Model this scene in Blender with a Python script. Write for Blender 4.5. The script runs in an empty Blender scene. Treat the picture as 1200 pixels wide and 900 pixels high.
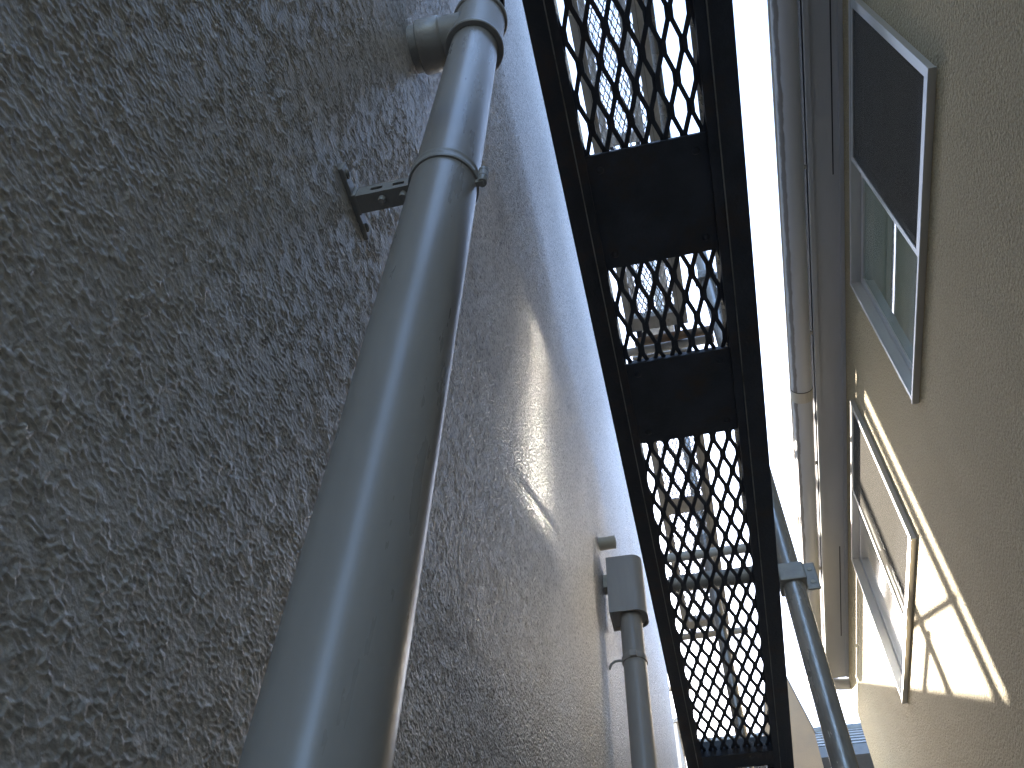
import bpy, bmesh, math, random
import numpy as np
from mathutils import Vector, Matrix

random.seed(7)
# ------------------------------------------------------------------ scene, camera, light
scn = bpy.context.scene
COL = scn.collection
G = 1.2                       # camera height above the ground; all builder z values are relative to the lens

cd = bpy.data.cameras.new('camera')
cam = bpy.data.objects.new('camera', cd)
COL.objects.link(cam)
cd.sensor_width = 36.0
cd.lens = 1028.38 / 1200.0 * 36.0
cd.clip_start = 0.02
cd.clip_end = 2000.0
zen = Vector((41.6, 783.4, -1028.38)).normalized()      # zenith and alley directions as the lens sees them
aly = Vector((404.76, -1371.5, -1028.38))
aly = (aly - zen * aly.dot(zen)).normalized()
acr = aly.cross(zen)
rot = Matrix((acr, aly, zen))
cam.matrix_world = Matrix.Translation((0, 0, G)) @ rot.to_4x4()
scn.camera = cam

SUN = Vector((-0.5, 1.0, 0.57)).normalized()            # towards the sun
EL = math.asin(SUN.z)
AZ = math.atan2(SUN.x, SUN.y)
world = bpy.data.worlds.new('World')
scn.world = world
world.use_nodes = True
wn = world.node_tree.nodes
wl = world.node_tree.links
wn.clear()
sky = wn.new('ShaderNodeTexSky')
sky.sky_type = 'NISHITA'
sky.sun_disc = False
sky.sun_elevation = EL
sky.sun_rotation = AZ
sky.air_density = 1.0
sky.dust_density = 1.6
sky.ozone_density = 1.0
bg = wn.new('ShaderNodeBackground')
bg.inputs['Strength'].default_value = 0.15
wo = wn.new('ShaderNodeOutputWorld')
wl.new(sky.outputs[0], bg.inputs[0])
wl.new(bg.outputs[0], wo.inputs[0])

sd = bpy.data.lights.new('sun', 'SUN')
sun = bpy.data.objects.new('sun', sd)
COL.objects.link(sun)
sd.energy = 5.0
sd.angle = math.radians(0.53)
sd.color = (1.0, 0.91, 0.78)
sun.location = (-3, 6, 12)
sun.rotation_euler = SUN.to_track_quat('Z', 'Y').to_euler()

vs = scn.view_settings
vs.view_transform = 'Standard'
vs.look = 'None'
vs.gamma = 1.0
vs.use_curve_mapping = False
vs.exposure = 3.2
scn.cycles.max_bounces = 7
scn.cycles.diffuse_bounces = 4
scn.cycles.glossy_bounces = 3
scn.cycles.use_denoising = True
scn.cycles.denoising_prefilter = 'NONE'
scn.cycles.use_guiding = True
scn.cycles.blur_glossy = 0.0
scn.cycles.sample_clamp_indirect = 0.0

# ------------------------------------------------------------------ materials
MATS = {}


def new_mat(name):
    m = bpy.data.materials.new(name)
    m.use_nodes = True
    nt = m.node_tree
    b = nt.nodes['Principled BSDF']
    MATS[name] = m
    return m, nt, b


def N(nt, kind, **kw):
    n = nt.nodes.new('ShaderNode' + kind)
    for k, v in kw.items():
        if k in n.inputs:
            n.inputs[k].default_value = v
        else:
            setattr(n, k, v)
    return n


def ramp(nt, src, stops):
    r = nt.nodes.new('ShaderNodeValToRGB')
    cr = r.color_ramp
    while len(cr.elements) < len(stops):
        cr.elements.new(0.5)
    for e, (p, c) in zip(cr.elements, stops):
        e.position = p
        e.color = (*c, 1) if len(c) == 3 else c
    nt.links.new(src, r.inputs[0])
    return r.outputs[0]


def math_node(nt, op, a, b=None, c=None):
    n = nt.nodes.new('ShaderNodeMath')
    n.operation = op
    for i, v in enumerate((a, b, c)):
        if v is None:
            continue
        if isinstance(v, (int, float)):
            n.inputs[i].default_value = v
        else:
            nt.links.new(v, n.inputs[i])
    return n.outputs[0]


def coords(nt, scale=(1, 1, 1)):
    tc = nt.nodes.new('ShaderNodeTexCoord')
    mp = nt.nodes.new('ShaderNodeMapping')
    mp.inputs['Scale'].default_value = scale
    nt.links.new(tc.outputs['Object'], mp.inputs[0])
    return mp.outputs[0]


def noise(nt, vec, scale, detail=3.0, rough=0.55):
    n = nt.nodes.new('ShaderNodeTexNoise')
    n.inputs['Scale'].default_value = scale
    n.inputs['Detail'].default_value = detail
    n.inputs['Roughness'].default_value = rough
    nt.links.new(vec, n.inputs['Vector'])
    return n.outputs['Fac']


def mixc(nt, fac, a, b):
    n = nt.nodes.new('ShaderNodeMix')
    n.data_type = 'RGBA'
    for i, v in ((0, fac), (6, a), (7, b)):
        if isinstance(v, (int, float)):
            n.inputs[i].default_value = v
        elif isinstance(v, tuple):
            n.inputs[i].default_value = (*v, 1)
        else:
            nt.links.new(v, n.inputs[i])
    return n.outputs[2]


def bump(nt, bsdf, height, dist, strength=1.0):
    b = nt.nodes.new('ShaderNodeBump')
    b.inputs['Strength'].default_value = strength
    b.inputs['Distance'].default_value = dist
    nt.links.new(height, b.inputs['Height'])
    nt.links.new(b.outputs[0], bsdf.inputs['Normal'])
    return b


def simple(name, col, rough=0.5, metal=0.0, var=0.15, scale=20.0, stretch=(1, 1, 1), spec=0.5, bdist=0.0, bscale=200.0,
           dirt=None, dirt_scale=6.0, dirt_lo=0.5, dirt_hi=0.7):
    m, nt, b = new_mat(name)
    v = coords(nt, stretch)
    f = noise(nt, v, scale, 5.0, 0.6)
    lo = tuple(c * (1 - var) for c in col)
    hi = tuple(min(1, c * (1 + var)) for c in col)
    c = ramp(nt, f, [(0.3, lo), (0.7, hi)])
    if dirt:
        df = noise(nt, v, dirt_scale, 6.0, 0.65)
        dm = ramp(nt, df, [(dirt_lo, (0, 0, 0)), (dirt_hi, (1, 1, 1))])
        c = mixc(nt, dm, c, dirt)
    nt.links.new(c, b.inputs['Base Color'])
    rr = ramp(nt, f, [(0.2, (rough * 0.8,) * 3), (0.8, (min(1, rough * 1.25),) * 3)])
    nt.links.new(rr, b.inputs['Roughness'])
    b.inputs['Metallic'].default_value = metal
    b.inputs['Specular IOR Level'].default_value = spec
    if bdist:
        bump(nt, b, noise(nt, v, bscale, 4.0), bdist)
    return m


def stucco_gloss(name, bscale, bdist, g_lo, gscale, rough):
    """freshly painted spray stucco, satin paint"""
    m, nt, b = new_mat(name)
    v = coords(nt)
    big = noise(nt, coords(nt, (1, 1, 0.5)), 2.2, 4.0, 0.6)
    c = ramp(nt, big, [(0.3, (0.515, 0.490, 0.470)), (0.7, (0.575, 0.548, 0.526))])
    grain = ramp(nt, noise(nt, coords(nt, (1, 0.5, 1)), gscale, 1.0, 0.5), [(0.34, (g_lo,) * 3), (0.50, (0.97,) * 3), (0.66, (1.10,) * 3)])
    mul = N(nt, 'Mix', data_type='RGBA', blend_type='MULTIPLY')
    mul.inputs[0].default_value = 1.0
    nt.links.new(c, mul.inputs[6])
    nt.links.new(grain, mul.inputs[7])
    nt.links.new(mul.outputs[2], b.inputs['Base Color'])
    b.inputs['Roughness'].default_value = rough
    b.inputs['Specular IOR Level'].default_value = 0.4
    bump(nt, b, noise(nt, v, bscale, 1.5), bdist, 1.0)
    return m


def stucco_beige():
    m, nt, b = new_mat('beige_spray_stucco')
    v = coords(nt)
    g1 = noise(nt, v, 110.0, 4.0, 0.6)
    vo = N(nt, 'TexVoronoi', feature='SMOOTH_F1', Scale=85.0)
    nt.links.new(v, vo.inputs['Vector'])
    h = math_node(nt, 'ADD', math_node(nt, 'MULTIPLY', vo.outputs['Distance'], -0.9), g1)
    bump(nt, b, h, 0.014, 1.0)
    big = noise(nt, coords(nt, (1, 1, 0.4)), 1.4, 5.0, 0.6)
    c = ramp(nt, big, [(0.3, (0.425, 0.35, 0.210)), (0.7, (0.495, 0.413, 0.257))])
    speck = ramp(nt, noise(nt, v, 140.0, 3.0), [(0.34, (0.68,) * 3), (0.56, (1, 1, 1))])
    mul = N(nt, 'Mix', data_type='RGBA', blend_type='MULTIPLY')
    mul.inputs[0].default_value = 1.0
    nt.links.new(c, mul.inputs[6])
    nt.links.new(speck, mul.inputs[7])
    nt.links.new(mul.outputs[2], b.inputs['Base Color'])
    b.inputs['Roughness'].default_value = 0.85
    return m


def glass_mat(name, tint=(0.02, 0.028, 0.03), rough=0.03, metal=0.0):
    m, nt, b = new_mat(name)
    v = coords(nt)
    b.inputs['Base Color'].default_value = (*tint, 1)
    b.inputs['Roughness'].default_value = rough
    b.inputs['Metallic'].default_value = metal
    b.inputs['IOR'].default_value = 1.55
    b.inputs['Coat Weight'].default_value = 1.0
    b.inputs['Coat Roughness'].default_value = rough
    bump(nt, b, noise(nt, v, 2.5, 1.0), 0.002, 0.5)
    return m


def screen_mat():
    m, nt, b = new_mat('insect_screen')
    nt.nodes.remove(b)
    out = nt.nodes['Material Output']
    v = coords(nt)
    d = N(nt, 'BsdfDiffuse')
    d.inputs['Color'].default_value = (0.09, 0.086, 0.078, 1)
    t = N(nt, 'BsdfTransparent')
    mx = N(nt, 'MixShader')
    w1 = N(nt, 'TexWave', wave_type='BANDS', bands_direction='Y', Scale=160.0)
    w2 = N(nt, 'TexWave', wave_type='BANDS', bands_direction='Z', Scale=160.0)
    nt.links.new(v, w1.inputs['Vector'])
    nt.links.new(v, w2.inputs['Vector'])
    mxx = math_node(nt, 'MAXIMUM', w1.outputs['Fac'], w2.outputs['Fac'])
    f = math_node(nt, 'MULTIPLY_ADD', mxx, 0.35, 0.50)
    nt.links.new(f, mx.inputs[0])
    nt.links.new(t.outputs[0], mx.inputs[1])
    nt.links.new(d.outputs[0], mx.inputs[2])
    nt.links.new(mx.outputs[0], out.inputs[0])
    return m


stucco_gloss('satin_painted_stucco', 330.0, 0.0006, 0.74, 270.0, 0.36)
stucco_gloss('satin_painted_stucco_grazed', 165.0, 0.0045, 0.50, 190.0, 0.45)
stucco_gloss('satin_painted_stucco_far', 130.0, 0.010, 0.55, 150.0, 0.5)
stucco_beige()
glass_mat('window_glass', (0.20, 0.245, 0.185))
glass_mat('boosted_mirror_glass', (0.86, 0.88, 0.88), 0.085, 1.0)  # mirror finish added to strengthen the sun streak on the painted wall
screen_mat()
simple('pale_pipe_paint', (0.37, 0.342, 0.318), 0.36, 0, 0.08, 30, (1, 1, 0.15), spec=0.5)
simple('grey_pipe_paint', (0.262, 0.245, 0.228), 0.29, 0, 0.08, 30, (1, 1, 0.15), spec=0.6)
simple('grey_fitting_paint', (0.275, 0.262, 0.245), 0.38, 0, 0.08, 60, spec=0.5, bdist=0.0003, bscale=220)
simple('dark_scaffold_steel', (0.05, 0.055, 0.07), 0.5, 0.0, 0.3, 14, dirt=(0.07, 0.05, 0.04), dirt_scale=9, spec=0.4, bdist=0.001)
simple('rusty_scaffold_steel', (0.05, 0.05, 0.058), 0.55, 0.0, 0.3, 14, dirt=(0.08, 0.055, 0.045), dirt_scale=14, dirt_lo=0.5, spec=0.4, bdist=0.001)
simple('zinc_steel', (0.42, 0.41, 0.39), 0.26, 0.55, 0.2, 12, (1, 1, 0.25), dirt=(0.13, 0.11, 0.09), dirt_scale=10, dirt_lo=0.52, dirt_hi=0.75, bdist=0.0006)
simple('dull_zinc', (0.33, 0.32, 0.30), 0.5, 0.4, 0.2, 30, dirt=(0.10, 0.08, 0.06), dirt_scale=12, bdist=0.0008)
simple('rusty_zinc', (0.30, 0.24, 0.19), 0.6, 0.0, 0.2, 20, dirt=(0.20, 0.10, 0.05), dirt_scale=9, dirt_lo=0.4)
simple('blue_sheet', (0.45, 0.50, 0.58), 0.6, 0.0, 0.1, 8)
simple('tan_zinc', (0.62, 0.61, 0.59), 0.45, 0.0, 0.15, 20, dirt=(0.36, 0.28, 0.20), dirt_scale=9, dirt_lo=0.58, bdist=0.0006)
simple('soffit_board', (0.40, 0.405, 0.415), 0.6, 0, 0.08, 4, (1, 0.3, 1), bdist=0.001)
simple('gutter_plastic', (0.50, 0.46, 0.38), 0.38, 0, 0.08, 6, (1, 0.2, 1), dirt=(0.17, 0.14, 0.10), dirt_scale=7, dirt_lo=0.58, dirt_hi=0.8)
m, nt, b = new_mat('gutter_streaked')
v = coords(nt, (1, 1, 1))
tcn = N(nt, 'SeparateXYZ'); nt.links.new(v, tcn.inputs[0])
nz = noise(nt, coords(nt, (1, 0.35, 1)), 30, 4)
xx_ = math_node(nt, 'MULTIPLY_ADD', nz, 0.022, tcn.outputs[0])
c = ramp(nt, noise(nt, coords(nt, (1, 0.2, 1)), 6, 4), [(0.3, (0.45, 0.455, 0.465)), (0.7, (0.52, 0.525, 0.535))])
GX0 = 0.800 - 3.5
mrn = N(nt, 'MapRange'); nt.links.new(xx_, mrn.inputs['Value'])
mrn.inputs['From Min'].default_value = GX0 - 0.050; mrn.inputs['From Max'].default_value = GX0 - 0.010
dk = ramp(nt, mrn.outputs[0], [(0.18, (0, 0, 0)), (0.32, (0.85,) * 3), (0.62, (0.85,) * 3), (0.76, (0, 0, 0))])
nt.links.new(mixc(nt, dk, c, (0.15, 0.125, 0.10)), b.inputs['Base Color'])
b.inputs['Roughness'].default_value = 0.38
simple('painted_shadow', (0.09, 0.08, 0.07), 0.8, 0, 0.5, 60, (1, 0.4, 1))
simple('dark_gap', (0.035, 0.035, 0.04), 0.8)
simple('aluminium_frame', (0.52, 0.51, 0.49), 0.33, 0.45, 0.06, 8, (1, 0.2, 0.2))
simple('dark_gasket', (0.03, 0.03, 0.03), 0.6)
simple('room_dark', (0.10, 0.10, 0.09), 0.9)
simple('curtain_cloth', (0.42, 0.45, 0.38), 0.9)
simple('concrete', (0.32, 0.31, 0.29), 0.9, 0, 0.2, 8, bdist=0.004, bscale=40)
simple('earth_gravel', (0.22, 0.20, 0.17), 0.95, 0, 0.3, 5, bdist=0.02, bscale=30)
simple('slate_blue_tile', (0.085, 0.10, 0.115), 0.6, 0, 0.3, 12, bdist=0.002)
simple('pale_render', (0.48, 0.45, 0.40), 0.8, 0, 0.08, 3, bdist=0.003)
simple('brown_render', (0.17, 0.13, 0.085), 0.85, 0, 0.12, 3, bdist=0.003)
simple('dark_eave', (0.12, 0.13, 0.15), 0.7)


# ------------------------------------------------------------------ mesh builder
class MB:
    def __init__(self):
        self.v, self.f = [], []

    def add(self, vs_, fs):
        o = len(self.v)
        self.v += [tuple(p) for p in vs_]
        self.f += [tuple(i + o for i in f) for f in fs]
        return self

    def box(self, x0, x1, y0, y1, z0, z1):
        p = [(x, y, z) for z in (z0, z1) for y in (y0, y1) for x in (x0, x1)]
        return self.add(p, [(0, 2, 3, 1), (4, 5, 7, 6), (0, 1, 5, 4), (2, 6, 7, 3), (0, 4, 6, 2), (1, 3, 7, 5)])

    def lean(self, k):
        yc = sum(p[1] for p in self.v) / len(self.v)
        self.v = [(x - k * (y - yc), y, z) for x, y, z in self.v]
        return self

    def bbox(self, x0, x1, y0, y1, z0, z1, b=0.003):
        """bevelled box"""
        bm = bmesh.new()
        bmesh.ops.create_cube(bm, size=1)
        for q in bm.verts:
            q.co = Vector(((x0 + x1) / 2 + q.co.x * (x1 - x0), (y0 + y1) / 2 + q.co.y * (y1 - y0), (z0 + z1) / 2 + q.co.z * (z1 - z0)))
        bmesh.ops.bevel(bm, geom=bm.edges[:], offset=b, segments=2, affect='EDGES', profile=0.6)
        bm.verts.index_update()
        self.add([q.co[:] for q in bm.verts], [[w.index for w in f.verts] for f in bm.faces])
        bm.free()
        return self

    def sweep(self, path, prof, up=(0, 0, 1), caps=True, closed=True):
        """prof: list of (a,b); a along side vector, b along up"""
        P = [Vector(p) for p in path]
        n = len(prof)
        vs_, fs = [], []
        for i, p in enumerate(P):
            t = (P[min(i + 1, len(P) - 1)] - P[max(i - 1, 0)]).normalized()
            u = Vector(up)
            s = t.cross(u)
            if s.length < 1e-6:
                u = Vector((1, 0, 0))
                s = t.cross(u)
            s.normalize()
            u = s.cross(t).normalized()
            vs_ += [p + s * a + u * b for a, b in prof]
        for i in range(len(P) - 1):
            for j in range(n if closed else n - 1):
                k = (j + 1) % n
                fs.append((i * n + j, i * n + k, (i + 1) * n + k, (i + 1) * n + j))
        if caps and closed:
            fs.append(tuple(range(n))[::-1])
            fs.append(tuple((len(P) - 1) * n + j for j in range(n)))
        return self.add(vs_, fs)

    def tube(self, path, r, n=20, caps=True):
        return self.sweep(path, [(r * math.cos(2 * math.pi * k / n), r * math.sin(2 * math.pi * k / n)) for k in range(n)], caps=caps)

    def lathe(self, c, axis, prof, n=40, close=False):
        """prof: list of (r, h) along the axis from c"""
        ax = Vector(axis).normalized()
        s = ax.orthogonal().normalized()
        t = ax.cross(s)
        c = Vector(c)
        vs_, fs = [], []
        m = len(prof)
        for k in range(n):
            a = 2 * math.pi * k / n
            d = s * math.cos(a) + t * math.sin(a)
            vs_ += [c + d * r + ax * h for r, h in prof]
        for k in range(n):
            k2 = (k + 1) % n
            for j in range(m - 1 + (1 if close else 0)):
                j2 = (j + 1) % m
                fs.append((k * m + j, k2 * m + j, k2 * m + j2, k * m + j2))
        return self.add(vs_, fs)

    def prism(self, pts, axis, a0, a1):
        """extrude a polygon: axis 'x','y','z'; pts are the two other coordinates in order"""
        def mk(p, a):
            return {'x': (a, p[0], p[1]), 'y': (p[0], a, p[1]), 'z': (p[0], p[1], a)}[axis]
        n = len(pts)
        vs_ = [mk(p, a0) for p in pts] + [mk(p, a1) for p in pts]
        fs = [tuple(range(n)), tuple(range(2 * n - 1, n - 1, -1))]
        fs += [(i, i + n, (i + 1) % n + n, (i + 1) % n) for i in range(n)]
        return self.add(vs_, fs)


ROOT = {}


def build(mb, name, mat, parent=None, smooth=False, autos=None):
    o0 = ROOT.get(parent.name, Vector((0, 0, 0))) if parent else Vector((0, 0, 0))
    me = bpy.data.meshes.new(name)
    me.from_pydata([(x - o0.x, y - o0.y, z + G - o0.z) for x, y, z in mb.v], [], mb.f)
    me.materials.append(MATS[mat])
    bm = bmesh.new()
    bm.from_mesh(me)
    bmesh.ops.recalc_face_normals(bm, faces=bm.faces[:])
    bm.to_mesh(me)
    bm.free()
    if smooth:
        for p in me.polygons:
            p.use_smooth = True
        if autos:
            me.set_sharp_from_angle(angle=math.radians(autos))
    ob = bpy.data.objects.new(name, me)
    COL.objects.link(ob)
    if parent:
        ob.parent = parent
        ROOT[ob.name] = o0
    return ob


def tag(o, label, cat, group=None):
    o['label'] = label
    o['category'] = cat
    if group:
        o['group'] = group
    return o


def thing(name, label, cat, loc, group=None):
    o = bpy.data.objects.new(name, None)
    COL.objects.link(o)
    o.empty_display_size = 0.1
    o.location = (loc[0], loc[1], loc[2] + G)
    ROOT[o.name] = Vector(o.location)
    return tag(o, label, cat, group)


def structure(o):
    o['kind'] = 'structure'
    return o


# ------------------------------------------------------------------ ground
XL, XR = -0.31, 1.05            # faces of the two house walls
YE, YR = 5.91, 6.45             # far corners of the left and right house
ZG = -G
g = MB()
g.add([(-400, -400, ZG), (400, -400, ZG), (400, 400, ZG), (-400, 400, ZG)], [(0, 1, 2, 3)])
structure(build(g, 'ground', 'earth_gravel'))
g = MB().box(XL + 0.02, XR - 0.02, -6, 8, ZG - 0.05, ZG + 0.03)
structure(build(g, 'path', 'concrete'))

# ------------------------------------------------------------------ left house: painted stucco wall
lh = thing('house', 'house with glossy grey stucco wall carrying the big drain pipe', 'house', (-3.0, 1.0, ZG))
g = MB()
ZT = 6.3
g.add([(XL, -5, ZG), (XL, YE, ZG), (XL, YE, ZT), (XL, -5, ZT), (-6, -5, ZG), (-6, YE, ZG), (-6, YE, ZT), (-6, -5, ZT)],
      [(0, 1, 2, 3), (1, 5, 6, 2), (5, 4, 7, 6), (4, 0, 3, 7), (3, 2, 6, 7)])
wl_ = build(g, 'wall', 'satin_painted_stucco_far', lh)


def value_noise(y, z, scale, seed):
    rs = np.random.RandomState(seed)
    n = 512
    tab = rs.rand(n, n)
    a, c = y * scale + 100.0, z * scale + 100.0
    i, j = np.floor(a).astype(int), np.floor(c).astype(int)
    fa, fc = a - i, c - j
    fa, fc = fa * fa * (3 - 2 * fa), fc * fc * (3 - 2 * fc)
    i, j, i1, j1 = i % n, j % n, (i + 1) % n, (j + 1) % n
    return (tab[i, j] * (1 - fa) + tab[i1, j] * fa) * (1 - fc) + (tab[i, j1] * (1 - fa) + tab[i1, j1] * fa) * fc


def stucco_height(y, z):
    """ridge network round shallow pools, metres"""
    wy = value_noise(y, z, 150, 1) - 0.5 + 0.5 * (value_noise(y, z, 210, 2) - 0.5)
    wz = value_noise(y, z, 150, 3) - 0.5 + 0.5 * (value_noise(y, z, 210, 4) - 0.5)
    u, w = (y + wy * 0.0068) * 112.0 + 200.0, (z + wz * 0.0045) * 182.0 + 200.0
    rs = np.random.RandomState(5)
    n = 1024
    jx, jy = rs.rand(n, n), rs.rand(n, n)
    iu, iw = np.floor(u).astype(int), np.floor(w).astype(int)
    f1 = np.full(u.shape, 9.0)
    f2 = np.full(u.shape, 9.0)
    for du in (-1, 0, 1):
        for dw in (-1, 0, 1):
            a, c = iu + du, iw + dw
            d = np.hypot(a + jx[a % n, c % n] - u, c + jy[a % n, c % n] - w)
            f2 = np.minimum(f2, np.maximum(f1, d))
            f1 = np.minimum(f1, d)
    e = np.clip((f2 - f1) / 0.32, 0, 1)
    ridge = 1 - e * e * (3 - 2 * e)
    amp = 0.30 + 0.7 * np.clip((value_noise(y, z, 110, 6) - 0.25) / 0.5, 0.0, 1.0)
    low = value_noise(y, z, 110, 7) + 0.6 * value_noise(y, z, 230, 8)
    return 0.0012 * ridge * amp + 0.0002 * low


def relief_block(y0, y1, z0, z1, st):
    ny, nz_ = int(round((y1 - y0) / st)) + 1, int(round((z1 - z0) / st)) + 1
    Yg, Zg = np.meshgrid(np.linspace(y0, y1, ny), np.linspace(z0, z1, nz_), indexing='ij')
    Hg = stucco_height(Yg.ravel(), Zg.ravel())
    o0 = ROOT[lh.name]
    co = np.stack([XL + 0.0005 + Hg - o0.x, Yg.ravel() - o0.y, Zg.ravel() + G - o0.z], 1).astype(np.float32)
    idx = np.arange(ny * nz_, dtype=np.int32).reshape(ny, nz_)
    q = np.stack([idx[:-1, :-1], idx[1:, :-1], idx[1:, 1:], idx[:-1, 1:]], -1).reshape(-1, 4)
    me = bpy.data.meshes.new('stucco_relief')
    me.vertices.add(len(co))
    me.vertices.foreach_set('co', co.ravel())
    me.loops.add(q.size)
    me.loops.foreach_set('vertex_index', q.ravel())
    me.polygons.add(len(q))
    me.polygons.foreach_set('loop_start', np.arange(0, q.size, 4, dtype=np.int32))
    me.polygons.foreach_set('use_smooth', np.ones(len(q), dtype=bool))
    me.update(calc_edges=True)
    me.materials.append(MATS['satin_painted_stucco' if y1 < 0.74 else 'satin_painted_stucco_grazed'])
    o = bpy.data.objects.new('stucco_relief', me)
    COL.objects.link(o)
    o.parent = wl_
    o['kind'] = 'stuff'


for blk in ((0.0, 0.5, 0.12, 1.30, 0.00115), (0.0, 0.5, 1.30, 2.0, 0.0024), (0.0, 0.5, 2.0, 2.7, 0.005), (0.5, 0.75, 0.2, 2.7, 0.004),
            (0.75, 1.5, 0.36, 2.7, 0.0025), (0.25, 1.5, 2.7, 4.1, 0.005), (1.5, 2.5, 0.7, 3.4, 0.0035), (1.5, 2.5, 3.4, 4.1, 0.005), (2.5, 3.6, 1.1, 4.1, 0.005)):
    relief_block(*blk)
g = MB().box(-6.05, XL + 0.05, -5.05, YE + 0.05, ZT + 0.003, ZT + 0.12)
build(g, 'parapet_cap', 'dull_zinc', lh)

# ------------------------------------------------------------------ main drain pipe
PX, PY, PR = -0.199, 0.384, 0.0375
dp = thing('drain_pipe', 'thick grey painted drain pipe with tee branch into the stucco wall', 'pipe', (PX, PY, ZG + 0.03))
g = MB().lathe((PX, PY, ZG + 0.032), (0, 0, 1), [(PR - 0.003, 0), (PR, 0), (PR, 2.8), (PR - 0.003, 2.8)], 64, True)
build(g, 'pipe', 'grey_pipe_paint', dp, True, 40)
g = MB().lathe((PX, PY, 1.70), (0, 0, 1), [(PR - 0.003, 0), (PR, 0), (PR, 4.35), (PR - 0.003, 4.35)], 64, True)
build(g, 'pipe', 'grey_pipe_paint', dp, True, 40)
TZ0, TZB, TZ1 = 1.415, 1.500, 1.585
RT = 0.0425
g = MB().lathe((PX, PY, TZ0), (0, 0, 1), [(PR + .0005, 0), (RT + .003, 0), (RT + .0045, .002), (RT + .0045, .010), (RT + .003, .013), (RT, .014),
                                          (RT, .156), (RT + .003, .157), (RT + .0045, .160), (RT + .0045, .168), (RT + .003, .170), (PR + .0005, .170)], 64, True)
tee = build(g, 'tee_joint', 'grey_fitting_paint', dp, True, 35)
g = MB().lathe((PX - 0.02, PY, TZB), (-1, 0, 0), [(0.036, 0), (0.0405, 0), (0.0405, 0.035), (0.0425, 0.037), (0.0445, 0.040), (0.0445, 0.075), (0.043, 0.077), (0.036, 0.077)], 56, True)
build(g, 'branch', 'grey_fitting_paint', tee, True, 35)
g = MB().lathe((PX - 0.09, PY, TZB), (-1, 0, 0), [(0.036, 0), (0.0385, 0), (0.0385, 0.045), (0.036, 0.045)], 48, True)
build(g, 'branch', 'grey_fitting_paint', tee, True, 35)
# bracket: band, hinge bolt, slotted arm, wall plate
BZ = 0.918
br = build(MB().lathe((PX, PY, BZ - 0.011), (0, 0, 1), [(PR, 0), (PR + .0022, 0), (PR + .0030, .003), (PR + .0022, .006), (PR + .0022, .016), (PR + .0030, .019), (PR + .0022, .022), (PR, .022)], 64, True),
           'pipe_clamp', 'grey_fitting_paint', dp, True, 30)
hx = PX + PR + 0.007
build(MB().lathe((hx, PY, BZ - 0.017), (0, 0, 1), [(0, 0), (.0052, 0), (.0056, .001), (.0056, .012), (.0050, .0125), (.0050, .0135), (.0056, .014), (.0056, .026), (.0050, .0265), (.0050, .0275), (.0056, .028), (.0056, .034), (0, .034)], 24),
      'hinge_bolt', 'grey_fitting_paint', br, True, 40)
g = MB().bbox(PX + PR - 0.001, hx + 0.002, PY - 0.003, PY + 0.003, BZ - 0.018, BZ + 0.010, 0.001)
build(g, 'hinge_lug', 'grey_fitting_paint', br)
# arm: channel with two slots, open towards the ground
ax0, ax1 = XL + 0.006, PX - PR + 0.002
g = MB()
yA, yB = PY - 0.011, PY + 0.011
t = 0.0022
slots = [(ax0 + 0.020, ax0 + 0.034), (ax0 + 0.046, ax0 + 0.060)]
zc = BZ + 0.004
edges = [ax0, slots[0][0], slots[0][1], slots[1][0], slots[1][1], ax1]
for k in range(5):                       # slotted web facing the camera (towards -y)
    if k % 2 == 0:
        g.box(edges[k], edges[k + 1], yA, yA + t, zc - 0.011, zc + 0.011)
    else:
        g.box(edges[k], edges[k + 1], yA, yA + t, zc - 0.011, zc - 0.0035)
        g.box(edges[k], edges[k + 1], yA, yA + t, zc + 0.0035, zc + 0.011)
g.box(ax0, ax1, yA + t, yB, zc - 0.011, zc - 0.011 + t)
g.box(ax0, ax1, yA + t, yB, zc + 0.011 - t, zc + 0.011)
build(g, 'arm', 'grey_fitting_paint', br)
for sx in (ax0 + 0.033, ax0 + 0.058):
    build(MB().lathe((sx, PY - 0.002, zc - 0.022), (0, 0, 1), [(0, 0), (.0042, .001), (.0042, .012), (0, .012)], 14), 'screw', 'grey_fitting_paint', br, True, 40)
g = MB().bbox(XL + 0.0005, XL + 0.0062, PY - 0.045, PY + 0.045, zc - 0.010, zc + 0.010, 0.0015)
g.bbox(XL + 0.004, XL + 0.010, PY - 0.013, PY + 0.013, zc - 0.012, zc + 0.012, 0.002)
build(g, 'wall_plate', 'grey_fitting_paint', br)
for sy in (-0.034, 0.034):
    build(MB().lathe((XL + 0.006, PY + sy, zc), (1, 0, 0), [(0.0055, 0), (0.0055, 0.0015), (0.003, 0.003), (0, 0.003)], 14), 'screw', 'dull_zinc', br, True, 50)

# ------------------------------------------------------------------ second downpipe with hopper
QX, QY = -0.226, 2.44
hp = thing('downpipe', 'slim grey downpipe running down from a box hopper on stucco wall', 'pipe', (QX, QY, ZG + 0.03))
g = MB().lathe((QX, QY, ZG + 0.032), (0, 0, 1), [(PR - .003, 0), (PR, 0), (PR, 3.09), (PR - .003, 3.09)], 40, True)
build(g, 'pipe', 'pale_pipe_paint', hp, True, 40)


def dee(x0, x1, y0, y1, r, n=8):
    p = [(x0, y0), (x1 - r, y0)]
    p += [(x1 - r + r * math.sin(a), y0 + r - r * math.cos(a)) for a in [math.pi / 2 * k / n for k in range(1, n + 1)]]
    p += [(x1 - r + r * math.cos(a), y1 - r + r * math.sin(a)) for a in [math.pi / 2 * k / n for k in range(0, n + 1)]]
    p += [(x0, y1)]
    return p


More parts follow.
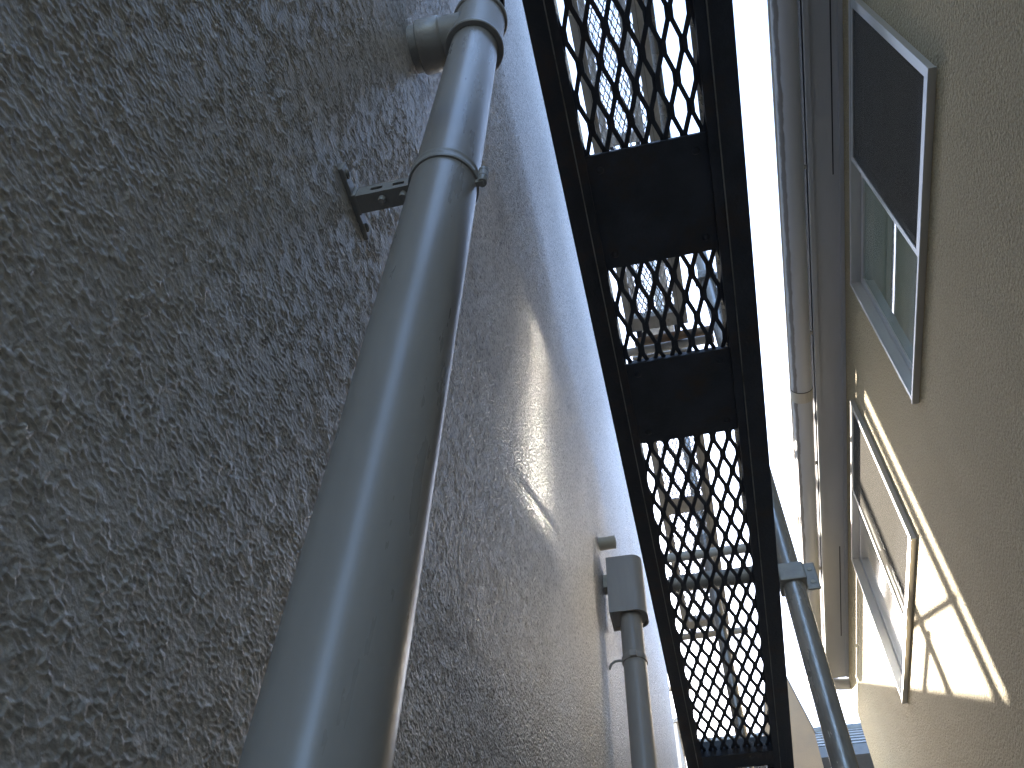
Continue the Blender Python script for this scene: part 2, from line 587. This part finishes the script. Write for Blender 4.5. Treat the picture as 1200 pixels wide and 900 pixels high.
def shell(pts, z0, z1, th=0.004):
    cx = sum(p[0] for p in pts) / len(pts)
    cy = sum(p[1] for p in pts) / len(pts)
    m = MB()
    n = len(pts)
    inn = [(cx + (x - cx) * (1 - 2 * th / 0.13), cy + (y - cy) * (1 - 2 * th / 0.11)) for x, y in pts]
    vs_ = [(x, y, z0) for x, y in pts] + [(x, y, z1) for x, y in pts] + [(x, y, z0) for x, y in inn] + [(x, y, z1 - th) for x, y in inn]
    fs = []
    for i in range(n):
        j = (i + 1) % n
        fs += [(i, j, j + n, i + n), (2 * n + i, 3 * n + i, 3 * n + j, 2 * n + j), (i, 2 * n + i, 2 * n + j, j)]
    fs += [tuple(range(n, 2 * n)), tuple(range(3 * n, 4 * n))]
    return m.add(vs_, fs)


hopper = build(shell(dee(XL + 0.018, QX + 0.058, QY - 0.052, QY + 0.052, 0.036), 1.885, 2.125), 'hopper_box', 'pale_pipe_paint', hp, True, 35)
build(MB().prism(dee(XL + 0.022, QX + 0.054, QY - 0.048, QY + 0.048, 0.034), 'z', 1.897, 1.903), 'hopper_base', 'pale_pipe_paint', hopper)
build(MB().box(XL + 0.001, XL + 0.0175, QY - 0.02, QY + 0.02, 2.02, 2.075), 'hopper_spacer', 'gutter_plastic', hopper)
cl = build(MB().lathe((QX, QY, 1.712), (0, 0, 1), [(PR, 0), (PR + .003, 0), (PR + .004, .003), (PR + .004, .019), (PR + .003, .022), (PR, .022)], 40, True),
           'pipe_clamp', 'pale_pipe_paint', hp, True, 30)
build(MB().tube([(QX - PR, QY - 0.01, 1.722), (QX - PR - 0.012, QY - 0.012, 1.722), (QX - PR - 0.026, QY - 0.012, 1.720), (QX - PR - 0.037, QY - 0.012, 1.712), (QX - PR - 0.045, QY - 0.012, 1.695)], 0.0045, 10), 'clamp_hook', 'pale_pipe_paint', cl, True, 40)
build(MB().bbox(QX - 0.012, QX + 0.012, QY - PR - 0.010, QY - PR + 0.001, 1.712, 1.734, 0.002), 'clamp_lug', 'pale_pipe_paint', cl)

sp = build(MB().lathe((XL - 0.002, 2.38, 2.186), (1, 0, 0), [(0.0, 0), (0.024, 0), (0.024, 0.062), (0.0205, 0.0622), (0.020, 0.012), (0, 0.012)], 32), 'pipe_stub', 'gutter_plastic', None, True, 35)
tag(sp, 'short open pale pipe stub poking from the wall above the hopper', 'pipe')

# ------------------------------------------------------------------ scaffold planks
def expanded_mesh(x0, x1, y0, y1, z, p=0.026, L=0.080, w=0.0058, th=0.0048):
    """zig-zag strands of expanded steel"""
    m = MB()
    n = int(round((x1 - x0) / (p / 2)))
    dx = (x1 - x0) / n
    k_n = int((y1 - y0) / (L / 2)) + 1
    for i in range(n + 1):
        path = []
        for k in range(k_n + 1):
            s = 1 if (i + k) % 2 == 0 else -1
            xo = x0 + i * dx + s * (dx / 2 - w * 0.36)
            xo = min(max(xo, x0), x1)
            for e in (-0.20, 0.20):
                yy = y0 + (k + e) * L / 2
                path.append((xo, min(max(yy, y0 - 0.002), y1), z + s * 0.0012))
        path = [path[0]] + [q for a, q in zip(path, path[1:]) if (q[1] - a[1]) > 1e-5]
        m.sweep(path, [(-w / 2, -th / 2), (w / 2, -th / 2), (w / 2, th / 2), (-w / 2, th / 2)])
    return m


def plank(name, label, x0, x1, y0, y1, z, plates, group='scaffold planks', rail=0.036, mat=None, beam=0.030, **mesh_kw):
    """steel deck seen from below: two side rails, expanded mesh, stiffener plates, hooks"""
    r = thing(name, label, 'scaffold plank', ((x0 + x1) / 2, (y0 + y1) / 2, z), group)
    zt = z + 0.042
    for side in (0, 1):
        # channel: vertical web plus bottom lip turned inwards and an inner up-stand
        a = x0 if side == 0 else x1
        s = 1 if side == 0 else -1
        rw = rail if side == 0 else rail * 1.22
        pts = [(a, z), (a + s * rw, z), (a + s * rw, z + 0.010), (a + s * (rw - 0.0025), z + 0.010), (a + s * (rw - 0.0025), z + 0.0025),
               (a + s * 0.0025, z + 0.0025), (a + s * 0.0025, zt), (a, zt)]
        ro = build(MB().prism(pts, 'y', y0, y1), 'side_rail', mat or ('rusty_scaffold_steel' if side == 0 else 'dark_scaffold_steel'), r)
        e = a + s * rw * 0.66
        build(MB().box(min(e, e + s * 0.0015), max(e, e + s * 0.0015), y0 + 0.01, y1 - 0.01, z - 0.004, z), 'rail_seam', 'dull_zinc', ro)
    build(expanded_mesh(x0 + rail - 0.004, x1 - rail * 1.22 + 0.004, y0 + 0.02, y1 - beam, z + 0.020, **mesh_kw), 'mesh_deck', mat or 'dark_scaffold_steel', r)
    for (a, b) in plates:
        m = MB()
        xa, xb = x0 + rail - 0.006, x1 - rail * 1.22 + 0.006
        c = 0.012
        m.prism([(xa + 0.004, a + 0.0), (xb - 0.004, a + 0.0), (xb, a + 0.004), (xb, b - 0.004), (xb - c, b), (xa + c, b), (xa, b - 0.004), (xa, a + 0.004)], 'z', z + 0.0105, z + 0.0135)
        m.prism([(a, z + 0.0135), (a + 0.0025, z + 0.0135), (a + 0.006, z + 0.024), (a + 0.0035, z + 0.024)], 'x', xa + 0.01, xb - 0.01)
        m.prism([(b, z + 0.0135), (b - 0.0025, z + 0.0135), (b - 0.006, z + 0.024), (b - 0.0035, z + 0.024)], 'x', xa + 0.01, xb - 0.01)
        pl = build(m, 'stiffener_plate', mat or 'dark_scaffold_steel', r)
        if mat is None:
            for rx in (xa + 0.022, xb - 0.022):
                for ry in (a + 0.022, b - 0.022):
                    build(MB().lathe((rx, ry, z + 0.0112), (0, 0, -1), [(0.0055, -0.001), (0.0055, 0.001), (0.004, 0.0026), (0, 0.003)], 14), 'rivet', 'dark_scaffold_steel', pl, True, 50)
    for yy, s in ((y0, -1), (y1, 1)):
        m = MB().box(x0 + 0.0026, x1 - 0.0026, yy - (beam + 0.03 if s > 0 else 0), yy + (-beam + 0.03 if s > 0 else 0.030), z + 0.003, zt - 0.002)
        build(m, 'end_beam', mat or 'dark_scaffold_steel', r)
        for hx_ in (x0 + 0.045, x1 - 0.045):
            hk = [(hx_, yy, z + 0.02), (hx_, yy + s * 0.03, z + 0.034), (hx_, yy + s * 0.058, z + 0.020), (hx_, yy + s * 0.062, z - 0.008)]
            build(MB().sweep(hk, [(-.012, -.003), (.012, -.003), (.012, .003), (-.012, .003)]), 'hook', 'dark_scaffold_steel', r)
    return r


H1, H2, H3 = 1.086, 2.96, 4.86
XA, XB = -0.0835, 0.1545
Y0, Y1 = 0.128, 2.020
plank('scaffold_plank', 'dark mesh scaffold plank with two solid plates, lowest of the decks', XA, XB, Y0, Y1, H1,
      [(0.462, 0.634), (0.806, 0.970)], beam=0.060)
up = dict(mat='tan_zinc', p=0.0185, L=0.052, w=0.0030)
plank('scaffold_plank', 'pale mesh scaffold plank one storey straight above the lowest deck', XA - 0.01, XB - 0.005, Y0, Y1, H2, [(1.30, 1.45), (1.56, 1.70)], **up)
plank('scaffold_plank', 'pale mesh scaffold plank in the next bay, beyond the thick post', XA - 0.01, XB - 0.005, Y1 + 0.125, Y1 + 1.95, H2, [(3.0, 3.1)], **up)
plank('scaffold_plank', 'pale mesh scaffold plank two storeys above the lowest deck', XA - 0.01, XB - 0.005, Y0, Y1, H3, [(0.5, 0.7)], **up)
plank('scaffold_plank', 'pale mesh scaffold plank at the top of the next bay', XA - 0.01, XB - 0.005, Y1 + 0.125, Y1 + 1.95, H3, [(3.2, 3.4)], **up)


# ------------------------------------------------------------------ scaffold posts, ledgers, brackets
def post(label, x, y, z1, r=0.0243, collars=(), group='scaffold posts', mat='zinc_steel'):
    t_ = thing('scaffold_post', label, 'scaffold post', (x, y, ZG), group)
    build(MB().lathe((x, y, ZG + 0.035), (0, 0, 1), [(r - .003, 0), (r, 0), (r, z1 - ZG - 0.035), (r - .003, z1 - ZG - 0.035)], 36, True), 'tube', mat, t_, True, 40)
    build(MB().bbox(x - 0.06, x + 0.06, y - 0.06, y + 0.06, ZG + 0.0305, ZG + 0.0365, 0.002), 'base_plate', 'dull_zinc', t_)
    for z in collars:
        c = build(MB().bbox(x - r - 0.006, x + r + 0.006, y - r - 0.008, y + r + 0.008, z - 0.030, z + 0.030, 0.005), 'wedge_collar', 'dull_zinc', t_)
        m = MB()
        # flange with two bolt holes on the house side
        fx0, fx1 = x + r + 0.006, x + r + 0.040
        m.bbox(fx0 - 0.002, fx1, y - 0.006, y + 0.003, z - 0.046, z + 0.046, 0.004)
        build(m, 'flange', 'dull_zinc', c)
        for dz in (-0.022, 0.022):
            build(MB().lathe((fx0 + 0.017, y - 0.0075, z + dz), (0, 1, 0), [(0, 0), (0.006, 0), (0.006, 0.0014), (0, 0.0014)], 16), 'bolt', 'gutter_plastic', c, True, 40)
        build(MB().box(x - r - 0.022, x - r - 0.004, y - 0.012, y + 0.012, z - 0.018, z + 0.012), 'wedge', 'dark_scaffold_steel', c)
    return t_


PAX, PAY = 0.2705, 2.050
post('thick zinc scaffold post with collar beside the lowest mesh plank', PAX, PAY, 6.4, 0.0303, (1.656, 3.30, 4.70))
post('slender scaffold post standing beyond the lowest mesh plank', 0.085, 3.30, 6.8, 0.0243, ())
post('scaffold post just past the far corner of the painted house', -0.405, 6.20, 5.6, 0.0243, ())
post('outer scaffold post joined by rails past the painted house corner', -0.26, 6.50, 5.6, 0.0243, ())


def bar(label, a, b, r=0.0213, name='scaffold_ledger', mat='dull_zinc', group='scaffold ledgers'):
    o = build(MB().tube([a, b], r, 20), name, mat, None, True, 40)
    return tag(o, label, 'scaffold tube', group)


for z, nm in ((H1, 'lowest'), (H2, 'middle'), (H3, 'topmost')):
    m_ = 'dark_scaffold_steel' if z == H1 else 'rusty_zinc'
    bar('short cross tube carrying the far hooks of the %s mesh plank' % nm, (XA + 0.01, Y1 + 0.042, z - 0.013), (PAX - 0.030, Y1 + 0.042, z - 0.013), 0.018, mat=m_)
    bar('wall tie tube carrying the rear hooks of the %s mesh plank' % nm, (XL + 0.001, Y0 - 0.042, z - 0.013), (XB, Y0 - 0.042, z - 0.013), 0.018, mat=m_)
    if z != H1:
        bar('cross tube under the near hooks of the %s plank past the thick post' % nm, (XA - 0.03, Y1 + 0.086, z - 0.013), (PAX - 0.030, Y1 + 0.086, z - 0.013), 0.018, mat='tan_zinc')
        bar('cross tube at the far end of the %s plank past the thick post' % nm, (XA - 0.03, Y1 + 1.992, z - 0.013), (PAX - 0.030, Y1 + 1.992, z - 0.013), 0.018, mat='tan_zinc')
bar('bracket arm tube crossing above the far end of lowest plank', (-0.07, PAY, 1.69), (PAX - 0.035, PAY, 1.69), 0.024, mat='dull_zinc')
bar('thin bracket tube crossing just over the bracket arm', (-0.07, PAY, 1.79), (PAX - 0.035, PAY, 1.79), 0.014, mat='tan_zinc')
bar('long guard rail tube running beside the planks at middle height', (PAX - 0.0545, 0.0, 2.05), (PAX - 0.0545, 2.2, 2.05), 0.0213, mat='zinc_steel')
bar('long guard rail tube running beside the planks near the top', (PAX - 0.0545, 0.0, 3.95), (PAX - 0.0545, 2.2, 3.95), 0.0213, mat='zinc_steel')
bar('cross rail between the two posts past the painted house', (-0.56, 6.45, 4.25), (-0.15, 6.45, 4.25))
bar('lengthwise rail running away from the outer corner post', (-0.26 + 0.046, 6.35, 4.11), (-0.26 + 0.046, 8.2, 4.11))

m = MB()  # unseen sheet added to block sun from the pane and narrow the reflected streak
path = [(-0.45 + 0.010 * math.sin(k * 1.7), 7.34 + 0.05 * k) for k in range(9)]
m.prism(path + [(x - 0.004, y) for x, y in path[::-1]], 'z', 4.66, 5.74)
tag(build(m, 'sun_blocker_sheet', 'blue_sheet', None, True, 60), 'small blue grey sheet added out of view to shade the lower window', 'sheet')
bar('lengthwise rail added to hold the shading sheet past the painted house', (-0.452, 6.15, 5.755), (-0.452, 7.9, 5.755))  # added only to hold the sun-blocking sheet

# ------------------------------------------------------------------ right house
rh = thing('house', 'beige stucco house with two sliding windows under a guttered eave', 'house', (3.5, 1.0, ZG))
W1 = (1.19, 2.62, 2.965, 3.93)      # y0, y1, z0, z1 of the outer frame
W2 = (3.40, 4.755, 2.90, 3.945)
ZS = 4.126
ys = sorted({-5.0, W1[0], W1[1], W2[0], W2[1], YR})
g = MB()
TH = 0.14


def wall_cell(y0, y1, z0, z1):
    g.add([(XR, y0, z0), (XR, y1, z0), (XR, y1, z1), (XR, y0, z1)], [(0, 1, 2, 3)])


ins = 0.012
wins = [(W[0] + ins, W[1] - ins, W[2] + ins, W[3] - ins) for W in (W1, W2)]
yy = -5.0
for w in wins:
    wall_cell(yy, w[0], ZG, ZS)
    wall_cell(w[0], w[1], ZG, w[2])
    wall_cell(w[0], w[1], w[3], ZS)
    yy = w[1]
    for (p, q) in (((w[0], w[2]), (w[1], w[2])), ((w[1], w[2]), (w[1], w[3])), ((w[1], w[3]), (w[0], w[3])), ((w[0], w[3]), (w[0], w[2]))):
        g.add([(XR, *p), (XR, *q), (XR + TH, *q), (XR + TH, *p)], [(0, 1, 2, 3)])
wall_cell(yy, YR, ZG, ZS)
g.add([(XR, YR, ZG), (7, YR, ZG), (7, YR, ZS), (XR, YR, ZS)], [(0, 1, 2, 3)])
g.add([(XR, -5, ZG), (7, -5, ZG), (7, -5, ZS), (XR, -5, ZS)], [(0, 1, 2, 3)])
g.add([(7, -5, ZG), (7, YR, ZG), (7, YR, ZS), (7, -5, ZS)], [(0, 1, 2, 3)])
build(g, 'wall', 'beige_spray_stucco', rh)


def sliding_window(W, glass, yaw=0.0):
    y0, y1, z0, z1 = W
    pr, fw = 0.024, 0.019          # how far the frame stands proud, face width
    xo = XR - pr
    m = MB()
    m.bbox(xo, XR + 0.10, y0, y0 + fw, z0, z1, 0.002)
    m.bbox(xo, XR + 0.10, y1 - fw, y1, z0, z1, 0.002)
    m.bbox(xo + 0.001, XR + 0.10, y0 + fw, y1 - fw, z1 - fw, z1, 0.002)
    m.bbox(xo + 0.001, XR + 0.10, y0 + fw, y1 - fw, z0, z0 + fw, 0.002)
    w = build(m, 'window', 'aluminium_frame', rh)
    m = MB().bbox(xo - 0.004, XR + 0.001, y0 - 0.004, y1 + 0.004, z0 - 0.012, z0 - 0.001, 0.002)
    build(m, 'sill', 'aluminium_frame', w)
    m = MB()
    for k in (0.016, 0.0465):
        m.box(xo + k, xo + k + 0.004, y0 + fw + 0.001, y1 - fw - 0.001, z0 + fw, z0 + fw + 0.010)
    build(m, 'track', 'dark_gasket', w)
    ym = (y0 + y1) / 2

    def sash(a, b, x, t_, name, pane_mat, pane_name, rail_w=0.036):
        q = MB()
        q.bbox(x, x + t_, a, a + rail_w, z0 + fw + 0.004, z1 - fw - 0.002, 0.0015)
        q.bbox(x, x + t_, b - rail_w, b, z0 + fw + 0.004, z1 - fw - 0.002, 0.0015)
        q.bbox(x, x + t_, a + rail_w, b - rail_w, z1 - fw - 0.002 - rail_w, z1 - fw - 0.002, 0.0015)
        q.bbox(x, x + t_, a + rail_w, b - rail_w, z0 + fw + 0.004, z0 + fw + 0.004 + rail_w, 0.0015)
        build(q, name, 'aluminium_frame', w)
        build(MB().box(x + t_ * 0.4, x + t_ * 0.4 + 0.004, a + rail_w - 0.004, b - rail_w + 0.004, z0 + fw + rail_w, z1 - fw - rail_w + 0.002).lean(yaw if 'pane' == pane_name else 0), pane_name, pane_mat, w)
    sash(y0 + fw + 0.001, ym + 0.02, xo + 0.004, 0.010, 'screen_frame', 'insect_screen', 'insect_screen', 0.024)
    sash(y0 + fw + 0.002, ym + 0.03, xo + 0.026, 0.020, 'sash', glass, 'pane')
    sash(ym - 0.02, y1 - fw - 0.002, xo + 0.048, 0.020, 'sash', glass, 'pane')
    build(MB().box(XR + TH + 0.004, XR + TH + 0.02, y0, y1, z0, z1), 'blind', 'curtain_cloth', w)
    build(MB().bbox(xo + 0.0170, xo + 0.0258, ym + 0.004, ym + 0.024, z0 + 0.42, z0 + 0.52, 0.002), 'lock', 'dark_gasket', w)
    return w


sliding_window(W1, 'window_glass')
sliding_window(W2, 'boosted_mirror_glass', 0.009)

# eave: soffit boards, slot vents, fascia, gutter with a joint and dirt line
so = build(MB().box(0.905, 6.9, -5.0, YR - 0.10, ZS, ZS + 0.012), 'soffit', 'soffit_board', rh)
for (a, b) in ((0.7, 2.09), (4.83, 5.82)):
    build(MB().box(0.998, 1.004, a, b, ZS - 0.0015, ZS + 0.001), 'slot_vent', 'dark_gap', so)
build(MB().box(1.030, XR - 0.001, -5, YR - 0.12, ZS - 0.018, ZS - 0.0005), 'cornice_strip', 'soffit_board', so)
fa = build(MB().box(0.880, 0.904, -5.0, YR - 0.10, ZS - 0.018, ZS + 0.19), 'fascia', 'soffit_board', rh)
build(MB().box(0.8725, 0.8795, -5.0, YR - 0.10, ZS - 0.002, ZS + 0.10), 'fascia_groove', 'dark_gap', fa)
# gutter: half-round shell
prof = []
R0 = 0.060
gx, gz = 0.800, 4.115
for k in range(0, 19):
    a = math.pi * k / 18
    prof.append((gx - R0 * math.cos(a), gz - R0 * 0.85 * math.sin(a)))
out = [(gx - R0 - 0.004, gz + 0.012), (gx - R0, gz + 0.012)] if False else []
inner = [(gx + (x - gx) * 0.95, gz + (z - gz) * 0.95) for x, z in prof][::-1]
gu = build(MB().prism(prof + inner, 'y', -5.0, YR - 0.06), 'gutter', 'gutter_streaked', rh, True, 35)
build(MB().tube([(gx - R0 + 0.001, -5, gz + 0.003), (gx - R0 + 0.001, YR - 0.06, gz + 0.003)], 0.008, 12), 'gutter_bead', 'gutter_plastic', gu, True)
for yj in (3.40, -0.3):
    pj = [(gx + (x - gx) * 1.045, gz + (z - gz) * 1.05) for x, z in prof]
    build(MB().prism(pj + prof[::-1], 'y', yj, yj + 0.075), 'gutter_joint', 'gutter_plastic', gu, True, 35)
    build(MB().prism([(gx + (x - gx) * 1.047, gz + (z - gz) * 1.053) for x, z in prof] + prof[::-1], 'y', yj - 0.004, yj), 'joint_shadow', 'painted_shadow', gu, True, 35)  # dark ring painted in as the shadow line at the joint edge
for k, yj in enumerate((-2.0, -1.0, 0.0, 1.0, 2.0, 3.0, 4.0, 5.0, 6.0)):
    build(MB().box(gx + R0 - 0.004, 0.8720, yj, yj + 0.025, gz - 0.006, gz + 0.004), 'gutter_bracket', 'dull_zinc', gu)
build(MB().tube([(0.90, YR - 0.05, ZS - 0.005), (0.97, YR - 0.05, ZS - 0.022), (XR - 0.002, YR - 0.05, ZS - 0.030)], 0.045, 20), 'verge_trim', 'soffit_board', rh, True, 40)
# roof slope above the eave
g = MB()
g.prism([(0.80, ZS + 0.20), (4.0, ZS + 1.65), (7.2, ZS + 0.20), (7.2, ZS + 0.27), (4.0, ZS + 1.74), (0.78, ZS + 0.26)], 'y', -5.2, YR - 0.02)
build(g, 'roof', 'slate_blue_tile', rh)

# ------------------------------------------------------------------ houses beyond the alley
# slate roofed house closing the view
fh = thing('house', 'distant house with slate blue tiled roof closing the alley end', 'house', (2.6, 11.5, ZG))
YF, ZF = 9.6, 5.30
YK, ZK = 11.2, 6.53
g = MB().box(0.25, 6.0, YF + 0.45, 13.4, ZG, ZF + 0.10)
build(g, 'wall', 'pale_render', fh)
g = MB()
g.prism([(YF, ZF), (YF, ZF + 0.05), (YK, ZK - 0.03), (13.8, ZF + 0.05), (13.8, ZF), (YK, ZK - 0.10)], 'x', -0.25, 6.4)
rf = build(g, 'roof', 'slate_blue_tile', fh)
me_tile = None
sl = Vector((0, YK - YF, ZK - 0.03 - ZF - 0.05))
nrow = 7
for r_ in range(nrow):
    for c_ in range(14):
        f0, f1 = r_ / nrow, (r_ + 1.12) / nrow
        xx = -0.22 + 0.24 * c_ + (0.12 if r_ % 2 else 0)
        if me_tile is None:
            m = MB()
            d = sl.normalized()
            nn = Vector((0, -d.z, d.y))
            Lr = sl.length / nrow * 1.1
            pts = []
            for a in (0.0, 0.232):
                for s_, h_ in ((0, 0.012), (0, 0.032), (Lr, 0.016), (Lr, 0.002)):
                    q = d * s_ + nn * h_
                    pts.append((a, q.y, q.z))
            m.add(pts, [(0, 1, 2, 3), (7, 6, 5, 4), (0, 4, 5, 1), (1, 5, 6, 2), (2, 6, 7, 3), (3, 7, 4, 0)])
            me_tile = bpy.data.meshes.new('roof_tile')
            me_tile.from_pydata([tuple(p) for p in m.v], [], m.f)
            me_tile.materials.append(MATS['slate_blue_tile'])
        o = bpy.data.objects.new('roof_tile', me_tile)
        COL.objects.link(o)
        o.parent = rf
        o.location = Vector((xx, YF, ZF + 0.05 + G)) + sl * f0 - ROOT[fh.name]
build(MB().tube([(-0.3, YK, ZK - 0.02), (6.4, YK, ZK - 0.02)], 0.07, 14), 'ridge_cap', 'slate_blue_tile', rf, True)
build(MB().box(-0.25, 6.4, YF - 0.10, YF - 0.004, ZF - 0.07, ZF + 0.045), 'gutter', 'dark_eave', fh)
build(MB().box(-0.2, 6.3, YF + 0.02, YF + 0.40, ZF - 0.05, ZF - 0.035), 'soffit', 'dark_eave', fh)

# beige gable end half hidden by the plank
bh = thing('house', 'narrow beige gabled building behind the scaffold post', 'house', (0.7, 8.6, ZG))
Yb = 8.30
g = MB()
ctr = 0.665
g.prism([(ctr - 0.24, ZG), (ctr + 0.24, ZG), (ctr + 0.24, 4.84), (ctr, 5.95), (ctr - 0.24, 4.84)], 'y', Yb, Yb + 1.2)
build(g, 'wall', 'brown_render', bh)
g = MB()
for s in (-1, 1):
    g.prism([(ctr, 5.955), (ctr + s * 0.245, 4.825), (ctr + s * 0.25, 4.845), (ctr, 5.985)], 'y', Yb - 0.01, Yb + 1.25)
build(g, 'roof', 'dark_eave', bh)

# house behind the painted house, its ridge shades the lower part of the beige wall
ch = thing('house', 'pale mono pitch house standing behind the painted house', 'house', (-4, 11, ZG))


def zr(x):
    return 5.50 + 0.235 * (x + 0.465)


build(MB().prism([(-9, ZG), (-0.44, ZG), (-0.44, zr(-0.44)), (-9, zr(-9))], 'y', 9.0, 13), 'wall', 'pale_render', ch)
build(MB().prism([(-9.05, zr(-9.05) + 0.003), (-0.42, zr(-0.42) + 0.003), (-0.42, zr(-0.42) + 0.05), (-9.05, zr(-9.05) + 0.05)], 'y', 8.985, 13.05), 'roof', 'dull_zinc', ch)
